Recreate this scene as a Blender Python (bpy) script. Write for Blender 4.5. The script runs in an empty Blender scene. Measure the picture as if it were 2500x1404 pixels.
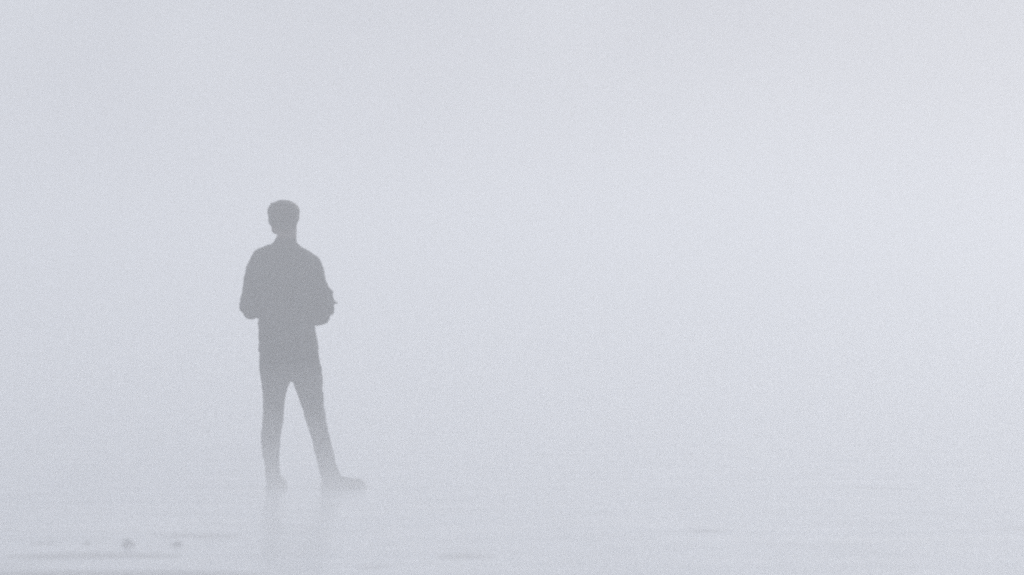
import bpy, math, random
import numpy as np
from mathutils import Vector, noise, Matrix

sc = bpy.context.scene
COL = sc.collection
R = math.radians
random.seed(7)

# ------------------------------------------------------------------ camera
D = 30.0            # metres from the camera to the person
PXM = 397.0         # photo pixels per metre at the person
EYE = 1.24          # camera height
cam_data = bpy.data.cameras.new('camera')
cam = bpy.data.objects.new('camera', cam_data)
COL.objects.link(cam)
cam.location = (0, 0, EYE)
cam.rotation_euler = (R(90), 0, 0)
cam_data.sensor_width = 36.0
cam_data.lens = PXM * D / 2500.0 * 36.0
cam_data.dof.use_dof = True          # focus lies beyond the person in the fog: everything slightly soft
cam_data.dof.focus_distance = 36.0
cam_data.dof.aperture_fstop = 2.2
cam_data.clip_start = 0.1
cam_data.clip_end = 3000
sc.camera = cam

# ------------------------------------------------------------------ world, sun, exposure
SUN_EL, SUN_AZ = R(27), R(27)       # azimuth measured to the right of the view direction (+y)
world = bpy.data.worlds.new('World')
sc.world = world
world.use_nodes = True
nt = world.node_tree
nt.nodes.clear()
w_out = nt.nodes.new('ShaderNodeOutputWorld')
w_bg = nt.nodes.new('ShaderNodeBackground')
sky = nt.nodes.new('ShaderNodeTexSky')
sky.sky_type = 'NISHITA'
sky.sun_disc = False
sky.sun_elevation = SUN_EL
sky.sun_rotation = SUN_AZ
sky.air_density = 1.0
sky.dust_density = 2.0
sky.ozone_density = 1.0
# overcast: the clear sky is mostly covered by an even pale cloud sheet
mix = nt.nodes.new('ShaderNodeMix'); mix.data_type = 'RGBA'
mix.inputs[0].default_value = 0.9
wc = nt.nodes.new('ShaderNodeTexCoord')           # soft, uneven cloud base
wn = nt.nodes.new('ShaderNodeTexNoise'); wn.inputs['Scale'].default_value = 13.0; wn.inputs['Detail'].default_value = 3
wr = nt.nodes.new('ShaderNodeValToRGB')
wr.color_ramp.elements[0].position = 0.3; wr.color_ramp.elements[0].color = (5.75, 6.08, 7.2, 1)
wr.color_ramp.elements[1].position = 0.7; wr.color_ramp.elements[1].color = (7.75, 8.2, 9.25, 1)
nt.links.new(wc.outputs['Generated'], wn.inputs['Vector'])
nt.links.new(wn.outputs['Fac'], wr.inputs[0])
nt.links.new(wr.outputs[0], mix.inputs[7])
nt.links.new(sky.outputs[0], mix.inputs[6])
nt.links.new(mix.outputs[2], w_bg.inputs[0])
w_bg.inputs[1].default_value = 0.094
nt.links.new(w_bg.outputs[0], w_out.inputs[0])

sun_data = bpy.data.lights.new('sun', 'SUN')
sun_data.energy = 1.35
sun_data.angle = R(12)
sun_data.color = (1.0, 0.98, 0.955)
sun = bpy.data.objects.new('sun', sun_data)
COL.objects.link(sun)
sd = Vector((math.sin(SUN_AZ) * math.cos(SUN_EL), math.cos(SUN_AZ) * math.cos(SUN_EL), math.sin(SUN_EL)))
sun.rotation_euler = (-sd).to_track_quat('-Z', 'Y').to_euler()
sun.location = sd * 50

sc.view_settings.view_transform = 'Standard'
sc.view_settings.look = 'None'
sc.view_settings.gamma = 1.0
sc.view_settings.exposure = -0.285
sc.render.engine = 'CYCLES'
sc.cycles.volume_bounces = 8
sc.cycles.max_bounces = 12
sc.cycles.use_denoising = False      # the photograph is grainy; keep the render's own grain


# ------------------------------------------------------------------ materials
def principled(name, color, rough=0.8, noise_scale=None, spread=0.3, bump=0.0, bump_scale=60.0, **kw):
    m = bpy.data.materials.new(name)
    m.use_nodes = True
    t = m.node_tree
    b = t.nodes['Principled BSDF']
    b.inputs['Roughness'].default_value = rough
    for k, v in kw.items():
        b.inputs[k.replace('_', ' ')].default_value = v
    co = t.nodes.new('ShaderNodeTexCoord')
    n = t.nodes.new('ShaderNodeTexNoise')
    n.inputs['Scale'].default_value = noise_scale or 12.0
    n.inputs['Detail'].default_value = 5
    t.links.new(co.outputs['Object'], n.inputs['Vector'])
    r = t.nodes.new('ShaderNodeValToRGB')
    r.color_ramp.elements[0].position = 0.3
    r.color_ramp.elements[1].position = 0.7
    r.color_ramp.elements[0].color = [c * (1 - spread) for c in color] + [1]
    r.color_ramp.elements[1].color = [c * (1 + spread) for c in color] + [1]
    t.links.new(n.outputs['Fac'], r.inputs[0])
    t.links.new(r.outputs[0], b.inputs['Base Color'])
    if bump:
        n2 = t.nodes.new('ShaderNodeTexNoise')
        n2.inputs['Scale'].default_value = bump_scale
        n2.inputs['Detail'].default_value = 4
        t.links.new(co.outputs['Object'], n2.inputs['Vector'])
        bp = t.nodes.new('ShaderNodeBump')
        bp.inputs['Strength'].default_value = bump
        bp.inputs['Distance'].default_value = 0.01
        t.links.new(n2.outputs['Fac'], bp.inputs['Height'])
        t.links.new(bp.outputs[0], b.inputs['Normal'])
    return m


def volume_mat(name, color, density, g):
    m = bpy.data.materials.new(name)
    m.use_nodes = True
    t = m.node_tree
    t.nodes.clear()
    o = t.nodes.new('ShaderNodeOutputMaterial')
    v = t.nodes.new('ShaderNodeVolumePrincipled')
    v.inputs['Color'].default_value = (*color, 1)
    v.inputs['Density'].default_value = density
    v.inputs['Anisotropy'].default_value = g
    v.inputs['Density Attribute'].default_value = ''
    v.inputs['Temperature Attribute'].default_value = ''
    v.inputs['Color Attribute'].default_value = ''
    t.links.new(v.outputs[0], o.inputs['Volume'])
    return m


M_SKIN = principled('skin', (0.10, 0.072, 0.06), 0.55, 25, 0.12, 0.1, 300)
M_JACKET = principled('jacket_cloth', (0.026, 0.028, 0.029), 0.85, 7, 0.3, 0.4, 220)
M_TROUSER = principled('trouser_cloth', (0.025, 0.028, 0.030), 0.88, 8, 0.25, 0.4, 260)
M_SHOE = principled('shoe_leather', (0.03, 0.029, 0.03), 0.6, 40, 0.3, 0.3, 120)
M_SOLE = principled('sole_rubber', (0.06, 0.06, 0.062), 0.7, 40, 0.3)
M_HAIR = principled('hair', (0.014, 0.012, 0.011), 0.6, 60, 0.4, 0.8, 180)
M_STONE = principled('dark_stone', (0.10, 0.10, 0.105), 0.6, 40, 0.5, 0.6, 90)


# ------------------------------------------------------------------ mesh helpers
class MB:
    """collects closed shapes for ONE mesh"""
    def __init__(self):
        self.v = []; self.f = []

    def loft(self, rings):
        n = len(rings[0]); base = len(self.v)
        for r in rings:
            self.v += [tuple(p) for p in r]
        for i in range(len(rings) - 1):
            a = base + i * n; b = a + n
            for j in range(n):
                k = (j + 1) % n
                self.f.append((a + j, a + k, b + k, b + j))
        c0 = len(self.v); self.v.append(tuple(sum((Vector(p) for p in rings[0]), Vector()) / n))
        c1 = len(self.v); self.v.append(tuple(sum((Vector(p) for p in rings[-1]), Vector()) / n))
        e = base + (len(rings) - 1) * n
        for j in range(n):
            k = (j + 1) % n
            self.f.append((base + k, base + j, c0))
            self.f.append((e + j, e + k, c1))

    def stack(self, secs, n=28, p=2.3):
        """horizontal super-ellipse sections (cx, cy, cz, rx, ry)"""
        rings = []
        for cx, cy, cz, rx, ry in secs:
            ring = []
            for j in range(n):
                a = 2 * math.pi * j / n
                c, s = math.cos(a), math.sin(a)
                ring.append((cx + rx * math.copysign(abs(c) ** (2 / p), c),
                             cy + ry * math.copysign(abs(s) ** (2 / p), s), cz))
            rings.append(ring)
        self.loft(rings)

    def tube(self, pts, n=16, sub=5):
        """pts: list of (Vector, radius) or (Vector, radius_side, radius_other); smoothed and rounded off at both ends"""
        P = [Vector(p[0]) for p in pts]; r = [p[1] for p in pts]
        cs = []; rs = []
        for i in range(len(P) - 1):
            p0 = P[max(i - 1, 0)]; p1 = P[i]; p2 = P[i + 1]; p3 = P[min(i + 2, len(P) - 1)]
            for k in range(sub):
                t = k / sub
                cs.append(0.5 * ((2 * p1) + (p2 - p0) * t + (2 * p0 - 5 * p1 + 4 * p2 - p3) * t * t
                                 + (3 * p1 - p0 - 3 * p2 + p3) * t ** 3))
                rs.append(r[i] + (r[i + 1] - r[i]) * t)
        cs.append(P[-1]); rs.append(r[-1])
        d0 = (cs[0] - cs[1]).normalized(); d1 = (cs[-1] - cs[-2]).normalized()
        head = [(cs[0] + d0 * rs[0] * s, rs[0] * c) for s, c in ((.95, .3), (.8, .6), (.5, .866))]
        tail = [(cs[-1] + d1 * rs[-1] * s, rs[-1] * c) for s, c in ((.5, .866), (.8, .6), (.95, .3))]
        cs = [h[0] for h in head] + cs + [h[0] for h in tail]
        rs = [h[1] for h in head] + rs + [h[1] for h in tail]
        up = Vector((0.13, 0.2, 1)).normalized()
        d = (cs[1] - cs[0]).normalized()
        u = d.cross(up)
        if u.length < .1:
            u = d.cross(Vector((1, 0, 0)))
        u.normalize()
        rings = []
        for i, c in enumerate(cs):
            d = (cs[min(i + 1, len(cs) - 1)] - cs[max(i - 1, 0)]).normalized()
            u = (u - d * u.dot(d)).normalized(); w = d.cross(u)
            rings.append([c + (u * math.cos(2 * math.pi * j / n) + w * math.sin(2 * math.pi * j / n)) * rs[i] for j in range(n)])
        self.loft(rings)

    def ball(self, c, rad, rot=None, n=20, m=12):
        c = Vector(c); rings = []
        if isinstance(rad, (int, float)):
            rad = (rad,) * 3
        for i in range(1, m):
            th = math.pi * i / m
            ring = []
            for j in range(n):
                a = 2 * math.pi * j / n
                p = Vector((rad[0] * math.sin(th) * math.cos(a), rad[1] * math.sin(th) * math.sin(a), -rad[2] * math.cos(th)))
                ring.append(c + (rot @ p if rot else p))
            rings.append(ring)
        self.loft(rings)

    def build(self, name, mat, parent=None, voxel=None, smooth=0, disp=None):
        me = bpy.data.meshes.new(name)
        me.from_pydata([tuple(v) for v in self.v], [], self.f)
        me.update()
        if voxel:
            tmp = bpy.data.objects.new('tmp', me)
            COL.objects.link(tmp)
            rm = tmp.modifiers.new('r', 'REMESH'); rm.mode = 'VOXEL'; rm.voxel_size = voxel
            if smooth:
                s = tmp.modifiers.new('s', 'SMOOTH'); s.factor = 0.5; s.iterations = smooth
            dg = bpy.context.evaluated_depsgraph_get()
            me2 = bpy.data.meshes.new_from_object(tmp.evaluated_get(dg))
            bpy.data.objects.remove(tmp); bpy.data.meshes.remove(me)
            me = me2; me.name = name
        if disp:
            nv = len(me.vertices)
            nor = [v.normal.copy() for v in me.vertices]
            for i in range(nv):
                v = me.vertices[i]
                v.co += nor[i] * disp(v.co)
            me.update()
        me.materials.clear(); me.materials.append(mat)
        me.polygons.foreach_set('use_smooth', [True] * len(me.polygons))
        o = bpy.data.objects.new(name, me)
        COL.objects.link(o)
        if parent:
            o.parent = parent
        return o


# ------------------------------------------------------------------ ground: wet sand flats with a film of water
def pix_ground(px, py):
    """point of the level ground that the photo shows at (px, py)"""
    y = EYE * PXM * D / (py - 702.0)
    return ((px - 1250.0) / (PXM * D) * y, y)


# low sand bars that stand a few millimetres out of the water: (x0, x1, row, half depth in rows, height in m)
BARS = [(-60, 600, 1401, 7, .020), (-80, 150, 1381, 3, .010), (40, 470, 1357, 5, .017), (360, 620, 1307, 4, .011),
        (60, 170, 1326, 3, .010), (-40, 90, 1292, 3, .007),
        (1190, 1340, 1277, 5, .0065), (1640, 1900, 1293, 8, .0066), (2140, 2620, 1291, 14, .009), (1040, 1280, 1362, 7, .0074),
        (1690, 1900, 1362, 7, .009), (1470, 1530, 1345, 5, .009), (1230, 1430, 1322, 8, .007), (1850, 2600, 1192, 6, .006),
        (840, 980, 1385, 4, .008), (2050, 2300, 1380, 4, .007), (900, 1010, 1330, 3, .007), (600, 900, 1296, 3, .005)]


def axis(lo, hi, step, far_lo, far_hi, grow=1.3):
    a = list(np.arange(lo, hi + step / 2, step))
    s = step
    while a[-1] < far_hi:
        s *= grow; a.append(min(a[-1] + s, far_hi))
    s = step
    while a[0] > far_lo:
        s *= grow; a.insert(0, max(a[0] - s, far_lo))
    return np.array(a)


XS = axis(-6.0, 6.0, 0.05, -300, 300)
YS = axis(19.0, 42.0, 0.05, -60, 420)


def fbm(x, y, seed, octs=4):
    rs = np.random.RandomState(seed); s = 0; amp = 1
    for o in range(octs):
        k = 2 ** o
        for q in range(4):
            a = rs.uniform(0, math.pi); f = k * rs.uniform(.7, 1.3)
            s = s + amp * np.sin((x * math.cos(a) + y * math.sin(a)) * f + rs.uniform(0, 6.28) + 1.3 * np.sin((x * math.sin(a) - y * math.cos(a)) * f * .7 + q)) / 4
        amp *= .55
    return s


gx, gy = np.meshgrid(XS, YS)
wob = fbm(gx * 2.2, gy * 1.6, 3)
h = -0.009 + 0.0035 * wob + 0.003 * fbm(gx * .5, gy * .5, 5) + .0025 * fbm(gx * 5, gy * 4, 8)
for (a, b, row, hw, amp) in BARS:
    xa, y0 = pix_ground(a, row); xb, _ = pix_ground(b, row)
    _, yn = pix_ground(0, row + hw)
    sy = max(abs(y0 - yn), .12) * 1.25
    xm, sx = (xa + xb) / 2, (xb - xa) / 2
    yw = gy - y0 - .12 * fbm(gx * 1.7, gy * 0, 11) - .05 * (gx - xm)
    h = h + amp * 1.1 * np.exp(-np.abs((gx - xm) / sx) ** 3) * np.exp(-(yw / sy) ** 2)
# the sand lies a little lower round the shoes so that they stand on it
far = np.maximum(np.abs(gx) - 40, 0) + np.maximum(gy - 80, 0) + np.maximum(5 - gy, 0)
h = np.where(far > 0, -0.012, h)
px_, py_ = (710 - 1250) / PXM, D
near = np.exp(-(((gx - px_) / .45) ** 2 + ((gy - py_) / .35) ** 2) ** 2)
h = h * (1 - near) + (-0.004) * near


def sheet(name, X, Y, Z, mat):
    ny, nx = X.shape
    v = np.stack([X, Y, Z], -1).reshape(-1, 3)
    i = np.arange(nx * ny).reshape(ny, nx)
    f = np.stack([i[:-1, :-1], i[:-1, 1:], i[1:, 1:], i[1:, :-1]], -1).reshape(-1, 4)
    me = bpy.data.meshes.new(name)
    me.from_pydata(v.tolist(), [], f.tolist())
    me.polygons.foreach_set('use_smooth', [True] * len(me.polygons))
    me.materials.append(mat)
    o = bpy.data.objects.new(name, me)
    COL.objects.link(o)
    o['kind'] = 'structure'
    return o


M_SAND = principled('wet_sand', (0.24, 0.235, 0.235), 0.42, 3.0, 0.25, 0.5, 60)
ground = sheet('ground', gx, gy, h, M_SAND)

# film of water: wet bottom colour under a glossy, faintly rippled surface
M_WATER = bpy.data.materials.new('shallow_water'); M_WATER.use_nodes = True
t = M_WATER.node_tree; b = t.nodes['Principled BSDF']
b.inputs['Base Color'].default_value = (0.40, 0.42, 0.45, 1)
b.inputs['IOR'].default_value = 1.33
co = t.nodes.new('ShaderNodeTexCoord')
mp = t.nodes.new('ShaderNodeMapping'); mp.inputs['Scale'].default_value = (1.2, 2.2, 1)
n1 = t.nodes.new('ShaderNodeTexNoise'); n1.inputs['Scale'].default_value = 1.6; n1.inputs['Detail'].default_value = 6; n1.inputs['Roughness'].default_value = .6
bp = t.nodes.new('ShaderNodeBump'); bp.inputs['Strength'].default_value = 0.12; bp.inputs['Distance'].default_value = 0.01
t.links.new(co.outputs['Object'], mp.inputs[0]); t.links.new(mp.outputs[0], n1.inputs['Vector'])
n2 = t.nodes.new('ShaderNodeTexNoise'); n2.inputs['Scale'].default_value = .9; n2.inputs['Detail'].default_value = 7; n2.inputs['Roughness'].default_value = .65
mp2 = t.nodes.new('ShaderNodeMapping'); mp2.inputs['Scale'].default_value = (.8, 1.8, 1); mp2.inputs['Location'].default_value = (3.3, 1.7, 0)
rr = t.nodes.new('ShaderNodeMapRange'); rr.inputs[1].default_value = .36; rr.inputs[2].default_value = .64; rr.inputs[3].default_value = .09; rr.inputs[4].default_value = .30
t.links.new(co.outputs['Object'], mp2.inputs[0]); t.links.new(mp2.outputs[0], n2.inputs['Vector'])
t.links.new(n2.outputs['Fac'], rr.inputs[0]); t.links.new(rr.outputs[0], b.inputs['Roughness'])
n3 = t.nodes.new('ShaderNodeTexNoise'); n3.inputs['Scale'].default_value = 1.3; n3.inputs['Detail'].default_value = 6; n3.inputs['Roughness'].default_value = .6
cr = t.nodes.new('ShaderNodeValToRGB')
cr.color_ramp.elements[0].position = .38; cr.color_ramp.elements[0].color = (.46, .475, .49, 1)
cr.color_ramp.elements[1].position = .60; cr.color_ramp.elements[1].color = (.68, .70, .725, 1)
t.links.new(mp.outputs[0], n3.inputs['Vector']); t.links.new(n3.outputs['Fac'], cr.inputs[0]); t.links.new(cr.outputs[0], b.inputs['Base Color'])
t.links.new(n1.outputs['Fac'], bp.inputs['Height']); t.links.new(bp.outputs[0], b.inputs['Normal'])
wx, wy = np.meshgrid(np.linspace(-300, 300, 7), np.linspace(-60, 420, 7))
water = sheet('water', wx, wy, wx * 0, M_WATER)

# ------------------------------------------------------------------ the person, seen from behind
def L(px, py, y=0.0):
    return Vector(((px - 710) / PXM, y, (1194 - py) / PXM))


def sec(l, r, py, y, ry, inset=0.0):
    return ((((l + r) / 2) - 710) / PXM, y, (1194 - py) / PXM, (r - l) / 2 / PXM - inset, ry - inset)


def hand(mb, w, d, n, thumb):
    """palm, four fingers and a thumb: w wrist, d along the hand, n the way the palm faces, thumb = +1/-1 side"""
    d = d.normalized(); n = (n - d * n.dot(d)).normalized(); s = d.cross(n) * thumb
    rings = []
    for q, wd, th in ((0, .027, .02), (.02, .032, .017), (.05, .041, .015), (.075, .042, .013), (.09, .039, .011)):
        c = w + d * q
        rings.append([c + s * wd * math.cos(a) + n * th * math.sin(a) for a in [2 * math.pi * j / 18 for j in range(18)]])
    mb.loft(rings)
    for k, (off, ln, r) in enumerate(((.030, .074, .0085), (.010, .082, .009), (-.010, .076, .0085), (-.029, .060, .0075))):
        p = w + d * .082 + s * off
        fan = s * (off * 1.2)
        pts = [(p, r * 1.05)]
        ang = 0
        for seg, bend in ((.42, 22 + 5 * k), (.33, 32), (.25, 24)):
            ang += R(bend)
            p = p + ((d + fan) * math.cos(ang) + n * math.sin(ang)).normalized() * ln * seg
            r *= .92
            pts.append((p, r))
        mb.tube(pts, 10, 3)
    p = w + d * .022 + s * .026
    pts = [(p, .013)]
    for (dd, ss, nn), ln, r in (((.55, .75, .3), .036, .0115), ((.8, .45, .45), .03, .0095), ((.95, .1, .5), .024, .008)):
        p = p + (d * dd + s * ss + n * nn).normalized() * ln
        pts.append((p, r))
    mb.tube(pts, 10, 3)


HEAD_YAW = R(28)                                     # turned to the left of straight-away
hf = Vector((-math.sin(HEAD_YAW), math.cos(HEAD_YAW), -0.10)).normalized()
hu = Vector((0, 0, 1)); hu = (hu - hf * hu.dot(hf)).normalized()
hl = hf.cross(hu)                                     # his right
HC = L(690, 526, 0.012)
HR = Matrix((hl, hf, hu)).transposed()


def H(a, f, u):
    return HC + hl * a + hf * f + hu * u


# joints
SH_L, EL_L, WR_L = L(628, 641), L(609, 751, -.03), L(664, 764, .20)
SH_R, EL_R, WR_R = L(762, 643), L(792, 741, -.03), L(744, 786, .20)

bd = MB()
# head
bd.ball(HC + hu * .012, (.074, .093, .086), HR)
bd.ball(H(0, .034, -.035), (.068, .060, .072), HR)
bd.ball(H(0, .052, -.082), (.054, .044, .030), HR)     # jaw
bd.ball(H(0, .080, -.095), (.019, .014, .015), HR)     # chin
bd.ball(H(0, .086, .018), (.050, .012, .010), HR)      # brow
bd.tube([(H(0, .090, .008), .009), (H(0, .104, -.018), .011), (H(0, .110, -.032), .013)], 12, 4)   # nose
for s in (-1, 1):
    bd.ball(H(s * .011, .100, -.036), .009)            # nostril wings
    bd.ball(H(s * .031, .078, .002), .013)             # eyes
    bd.ball(H(s * .040, .074, -.030), (.020, .016, .018), HR)   # cheekbone
    bd.ball(H(s * .077, -.004, -.018), (.009, .019, .031), HR)  # ear
bd.ball(H(0, .092, -.060), (.022, .010, .006), HR)     # upper lip
bd.ball(H(0, .090, -.070), (.019, .010, .006), HR)     # lower lip
# neck, trunk
bd.stack([sec(675, 725, 545, .0, .058), sec(677, 724, 570, -.004, .058), sec(672, 724, 592, -.006, .062), sec(666, 728, 606, -.008, .060, .012),
          sec(640, 750, 622, -.005, .085, .018), sec(626, 768, 650, 0, .11, .02), sec(632, 766, 700, .0, .115, .02), sec(640, 762, 760, .005, .11, .02),
          sec(640, 766, 800, 0, .105, .02), sec(638, 772, 850, -.005, .115, .02), sec(636, 780, 890, -.005, .12, .02), sec(640, 784, 925, -.005, .10, .02)])
for a, e, w in ((SH_L, EL_L, WR_L), (SH_R, EL_R, WR_R)):
    bd.tube([(a, .044), (a.lerp(e, .5), .04), (e, .037), (e.lerp(w, .4), .036), (w, .025)])
hand(bd, WR_L, Vector((.9, .30, .05)), Vector((.1, -.75, -.65)), -1)
hand(bd, WR_R, Vector((-.9, .42, .0)), Vector((0, -.8, .55)), -1)
for leg in ([(674, 905, -.005, .085), (669, 960, -.003, .058), (667, 1035, .005, .05), (661, 1085, -.01, .046), (665, 1150, -.01, .034), (668, 1183, -.005, .034)],
            [(748, 905, -.005, .085), (757, 960, -.008, .058), (771, 1035, -.01, .05), (789, 1085, -.03, .046), (806, 1150, -.042, .032), (808, 1183, -.052, .028)]):
    bd.tube([(L(a, b_, y), r) for a, b_, y, r in leg])
bd.tube([(L(666, 1184, -.04), .026), (L(673, 1186, .12), .025)])
bd.tube([(L(806, 1184, -.054), .025), (L(862, 1186, .004), .024)])
person = bd.build('person', M_SKIN, None, 0.0045, 4)
person.location = ((710 - 1250) / PXM, D, 0)
person['label'] = 'lone person in dark jacket and trousers standing in fog, elbows bent, head turned left'
person['category'] = 'person'


def folds(k, amp, sx=9, sz=14, ridge=True):
    off = Vector((k * 3.1, k * 1.7, k * 5.3))
    def f(p):
        q = Vector((p.x * sx, p.y * sx, p.z * sz + 3 * p.x)) + off
        a = noise.noise(q)
        b2 = noise.noise(q * 2.3 + off)
        return amp * ((1 - 2 * abs(a)) * .7 + b2 * .5 - .2)
    return f


# jacket
jk = MB()
jk.stack([sec(674, 722, 581, -.006, .066), sec(671, 724, 588, -.008, .070), sec(664, 727, 595, -.010, .078), sec(651, 731, 600, -.010, .086), sec(630, 747, 608, -.008, .098), sec(622, 758, 614, -.006, .105), sec(615, 770, 624, -.003, .114),
          sec(612, 776, 636, 0, .122), sec(618, 774, 660, 0, .130), sec(624, 772, 700, .003, .134), sec(629, 768, 745, .006, .134),
          sec(631, 768, 790, .006, .132), sec(631, 772, 815, .0, .134), sec(633, 775, 838, 0, .138), sec(631, 777, 852, 0, .142), sec(632, 777, 858, 0, .138)], 40, 2.2)
for side, a, e, w in ((-1, SH_L, EL_L, WR_L), (1, SH_R, EL_R, WR_R)):
    m1, m2 = a.lerp(e, .33), a.lerp(e, .68)
    if side < 0:
        jk.tube([(a, .054), (m1 + Vector((-.006, 0, 0)), .056), (m2 + Vector((-.004, 0, 0)), .055), (e + Vector((0, .004, .006)), .056), (e.lerp(w, .35), .052), (e.lerp(w, .9), .042)], 20)
        jk.ball(L(592, 754, -.03), (.017, .03, .014))
        jk.ball(L(613, 764, -.03), (.044, .04, .039))
    else:
        jk.tube([(a, .054), (m1 + Vector((.002, 0, 0)), .056), (m2 + Vector((.0, 0, 0)), .052), (e + Vector((0, .004, 0)), .056), (e.lerp(w, .4), .058), (e.lerp(w, .9), .042)], 20)
        jk.ball(L(800, 716, -.02), (.034, .04, .032))
        jk.ball(L(803, 736, -.03), (.037, .045, .052))
        jk.ball(L(780, 762, -.02), (.068, .05, .070))
        jk.ball(L(786, 771, -.01), (.050, .05, .056))
        jk.ball(L(803, 756, -.02), (.037, .04, .036))
        jk.ball(L(817, 740, -.03), (.012, .016, .008))
        jk.tube([(L(808, 737, -.03), .016), (L(819, 739, -.03), .011), (L(826, 741, -.03), .008)], 12, 3)
        jk.ball(L(776, 779, .05), (.045, .05, .040))
jacket = jk.build('jacket', M_JACKET, person, 0.007, 3, folds(1, .0068, 11, 16))

# trousers
tr = MB()
tr.stack([sec(637, 772, 835, 0, .122), sec(634, 777, 860, -.004, .128), sec(632, 781, 885, -.008, .132), sec(633, 785, 905, -.008, .128), sec(637, 787, 922, -.006, .115), sec(645, 780, 930, -.006, .085)], 36, 2.2)


def leg(rows, k):
    tr.stack([sec(l, r, py, y, ry) for l, r, py, y, ry in rows], 24, 2.1)


leg([(634, 714, 895, -.006, .112), (637, 711, 925, -.006, .104), (641, 701, 948, -.004, .098), (643, 695, 975, .0, .090), (643, 692, 1000, .003, .084), (641, 691, 1030, .005, .077),
     (638, 686, 1055, .0, .074), (638, 684, 1080, -.006, .074), (641, 682, 1105, -.010, .070), (645, 681, 1130, -.011, .064), (648, 683, 1152, -.010, .06), (650, 686, 1168, -.008, .06), (651, 686, 1178, -.006, .06)], 1)
leg([(708, 785, 895, -.006, .112), (713, 787, 925, -.008, .104), (723, 788, 952, -.008, .098), (731, 790, 975, -.008, .090), (740, 792, 1000, -.008, .084), (748, 797, 1030, -.012, .077),
     (756, 802, 1055, -.02, .074), (763, 808, 1080, -.03, .074), (769, 814, 1105, -.035, .070), (776, 820, 1130, -.036, .064), (782, 829, 1152, -.035, .062), (786, 838, 1168, -.033, .062), (788, 840, 1176, -.032, .06)], 2)
trousers = tr.build('trousers', M_TROUSER, person, 0.007, 2, folds(2, .0055, 10, 18))


# shoes: upper with a sole as sub-part, each turned its own way
def shoe(heel, yaw, length=.277, rise=1.0):
    f = Vector((math.sin(yaw), math.cos(yaw), 0)); s = Vector((f.y, -f.x, 0))
    prof = [(.0, .020, .060), (.03, .034, .085), (.10, .038, .100), (.20, .038, .105), (.36, .038, .098), (.48, .040, .080), (.62, .046, .074), (.78, .050, .068), (.90, .047, .064), (.97, .038, .055), (1.0, .024, .038)]
    up = MB(); sl = MB()
    rings = []; srings = []
    for q, wd, ht in prof:
        c = heel + f * (q * length)
        ring = []
        for j in range(20):
            a = 2 * math.pi * j / 20
            x = math.cos(a); z = math.sin(a)
            zz = .018 + (ht * rise - .018) * max(z, -.0) ** .8 if z > 0 else .018 + z * .004
            ring.append(c + s * wd * x * (1 if z < .3 else (1 - .35 * (z - .3))) + Vector((0, 0, zz)))
        rings.append(ring)
        srings.append([c + s * (wd + .004) * x + Vector((0, 0, z)) for x, z in ((-.96, -.004), (0, -.004), (.96, -.004), (1, .008), (.97, .021), (0, .022), (-.97, .021), (-1, .008))])
    up.loft(rings); sl.loft(srings)
    o = up.build('shoe', M_SHOE, person, .006, 3)
    return o, sl.build('sole', M_SOLE, o)


shoe(L(664, 1194, -.085), R(9), rise=1.22)
shoe(L(787, 1194, -.075), R(68))

# hair: short at the sides, fuller on top, made of a cap and many short tapering locks
hr = MB()
hr.ball(H(0, -.012, .024), (.100, .100, .068), HR, 28, 18)
hr.ball(H(0, -.046, -.014), (.086, .062, .072), HR)
hr.ball(H(0, -.050, -.060), (.068, .045, .046), HR)     # nape
hr.ball(H(.010, .02, .052), (.072, .072, .036), HR)
hr.ball(H(-.022, -.02, .050), (.070, .066, .036), HR)
for i in range(90):
    a = random.uniform(-math.pi, math.pi); e = random.uniform(-.45, 1.0)
    e = math.asin(max(-1, min(1, e)))
    dv = Vector((math.cos(e) * math.cos(a), math.cos(e) * math.sin(a), math.sin(e)))
    if dv.y > .25 and dv.z < .28:                     # keep the face free
        continue
    if dv.z < -.1 and dv.y > -.25:
        continue
    p0 = H(dv.x * .087, -.012 + dv.y * .094, .026 + dv.z * .064)
    tang = Vector((random.uniform(-.5, .5), random.uniform(-.3, .7), -.3 + .3 * dv.z + random.uniform(-.5, .4)))
    out = HR @ dv
    ln = random.uniform(.012, .022)
    p1 = p0 + out * .003 + (HR @ tang).normalized() * ln * .5
    p2 = p0 + out * .001 + (HR @ tang).normalized() * ln
    hr.tube([(p0, .007), (p1, .006), (p2, .003)], 6, 2)
for s in (-1, 1):
    hr.ball(H(s * .072, .006, -.022), (.018, .036, .044), HR)   # sides over the ears
hair = hr.build('hair', M_HAIR, person, .005, 3, folds(4, .004, 26, 26))

# ------------------------------------------------------------------ small dark stones on the flat, left foreground
def stone(px, py, w, hgt, seed, label, peak):
    x, y = pix_ground(px, py)
    sc_ = PXM * D / y
    rx = w / 2 / sc_; hz = hgt / sc_ * .75
    mb = MB(); mb.ball((0, 0, 0), (1, 1, 1), None, 32, 20)
    o = mb.build('stone', M_STONE)
    off = Vector((seed * 7.1, seed * 2.3, seed))
    for v in o.data.vertices:
        p = v.co.copy()
        k = 1 + .35 * noise.noise(p * 1.1 + off) + .16 * noise.noise(p * 2.7 + off)
        p *= k
        taper = 1 - peak * max(p.z, 0)
        v.co = (p.x * rx * taper, p.y * rx * .8 * taper, (p.z + .25) * hz * .8)
    o.data.update()
    o.location = (x, y, 0); o.rotation_euler.z = seed * 1.3
    o['label'] = label; o['category'] = 'stone'; o['group'] = 'small dark stones on the wet flat'
    return o


stone(313, 1334, 36, 26, 1, 'largest, pointed dark stone on the wet flat, between two smaller ones', .45)
stone(433, 1332, 32, 13, 2, 'low flat dark stone on the wet flat, nearest to the standing person', .1)
stone(213, 1329, 14, 8, 3, 'smallest faint dark stone on the wet flat, farthest from the standing person', .2)

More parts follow.
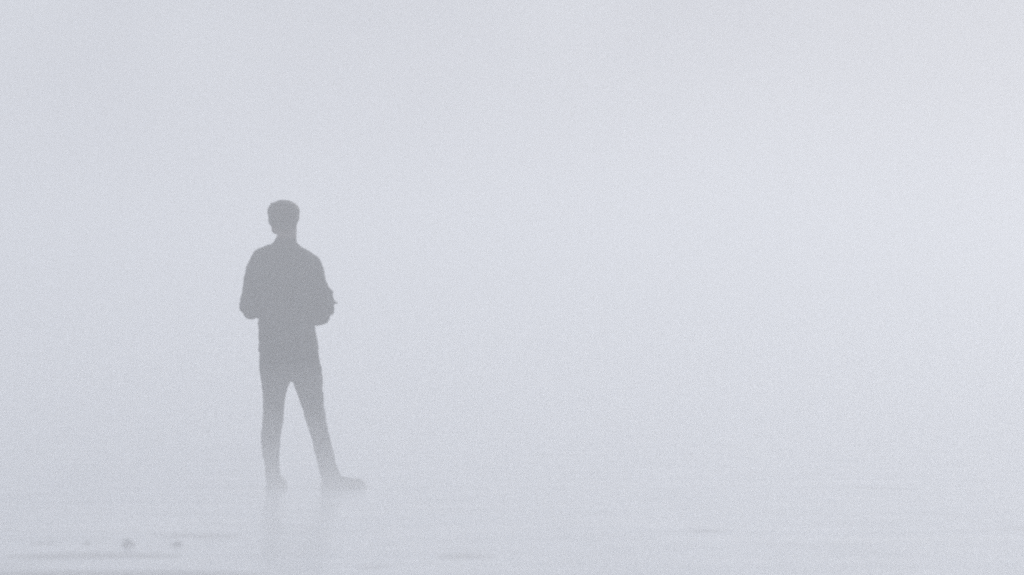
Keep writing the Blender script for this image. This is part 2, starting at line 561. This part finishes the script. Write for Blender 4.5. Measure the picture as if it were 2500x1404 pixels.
# ------------------------------------------------------------------ air: haze everywhere and a shallow layer of ground mist in it
def box(name, lo, hi, mat):
    x0, y0, z0 = lo; x1, y1, z1 = hi
    v = [(x0, y0, z0), (x1, y0, z0), (x1, y1, z0), (x0, y1, z0), (x0, y0, z1), (x1, y0, z1), (x1, y1, z1), (x0, y1, z1)]
    f = [(3, 2, 1, 0), (4, 5, 6, 7), (0, 1, 5, 4), (1, 2, 6, 5), (2, 3, 7, 6), (3, 0, 4, 7)]
    me = bpy.data.meshes.new(name); me.from_pydata(v, [], f); me.materials.append(mat)
    o = bpy.data.objects.new(name, me); COL.objects.link(o); o['kind'] = 'stuff'
    return o


haze = box('haze', (-310, -70, -1.02), (310, 430, 4.0), volume_mat('haze_air', (0.995, 0.998, 1.0), 0.0230, 0.57))

mxs = axis(-14, 14, .5, -305, 305, 1.35); mys = axis(2, 60, .5, -65, 425, 1.35)
mx, my = np.meshgrid(mxs, mys)
nx, ny = len(mxs), len(mys)


def mist_layer(top, swell, seed, density):
    mz = top + swell * fbm(mx * .45, my * .35, seed, 3)
    vt = np.stack([mx, my, mz], -1).reshape(-1, 3).tolist()
    idx = np.arange(nx * ny).reshape(ny, nx)
    fc = np.stack([idx[:-1, :-1], idx[:-1, 1:], idx[1:, 1:], idx[1:, :-1]], -1).reshape(-1, 4).tolist()
    ring = [int(i) for i in list(idx[0, :]) + list(idx[1:, -1]) + list(idx[-1, -2::-1]) + list(idx[-2:0:-1, 0])]
    nb = len(vt); n_ = len(ring)
    vt += [(vt[i][0], vt[i][1], -.5) for i in ring]
    for q in range(n_):
        r_ = (q + 1) % n_
        fc.append((ring[r_], ring[q], nb + q, nb + r_))
    fc.append(tuple(nb + q for q in range(n_ - 1, -1, -1)))
    me = bpy.data.meshes.new('ground_mist'); me.from_pydata(vt, [], fc)
    me.materials.append(volume_mat('mist_air', (0.995, 0.998, 1.0), density, 0.57))
    o = bpy.data.objects.new('ground_mist', me); COL.objects.link(o)
    o['kind'] = 'stuff'; o['group'] = 'layers of low ground mist'


# the mist thickens towards the ground: shallow layers, each reaching down into the next
for k, (top, density) in enumerate(((.80, .012), (.52, .026), (.30, .045), (.14, .07))):
    mist_layer(top, .018, 21 + k, density)
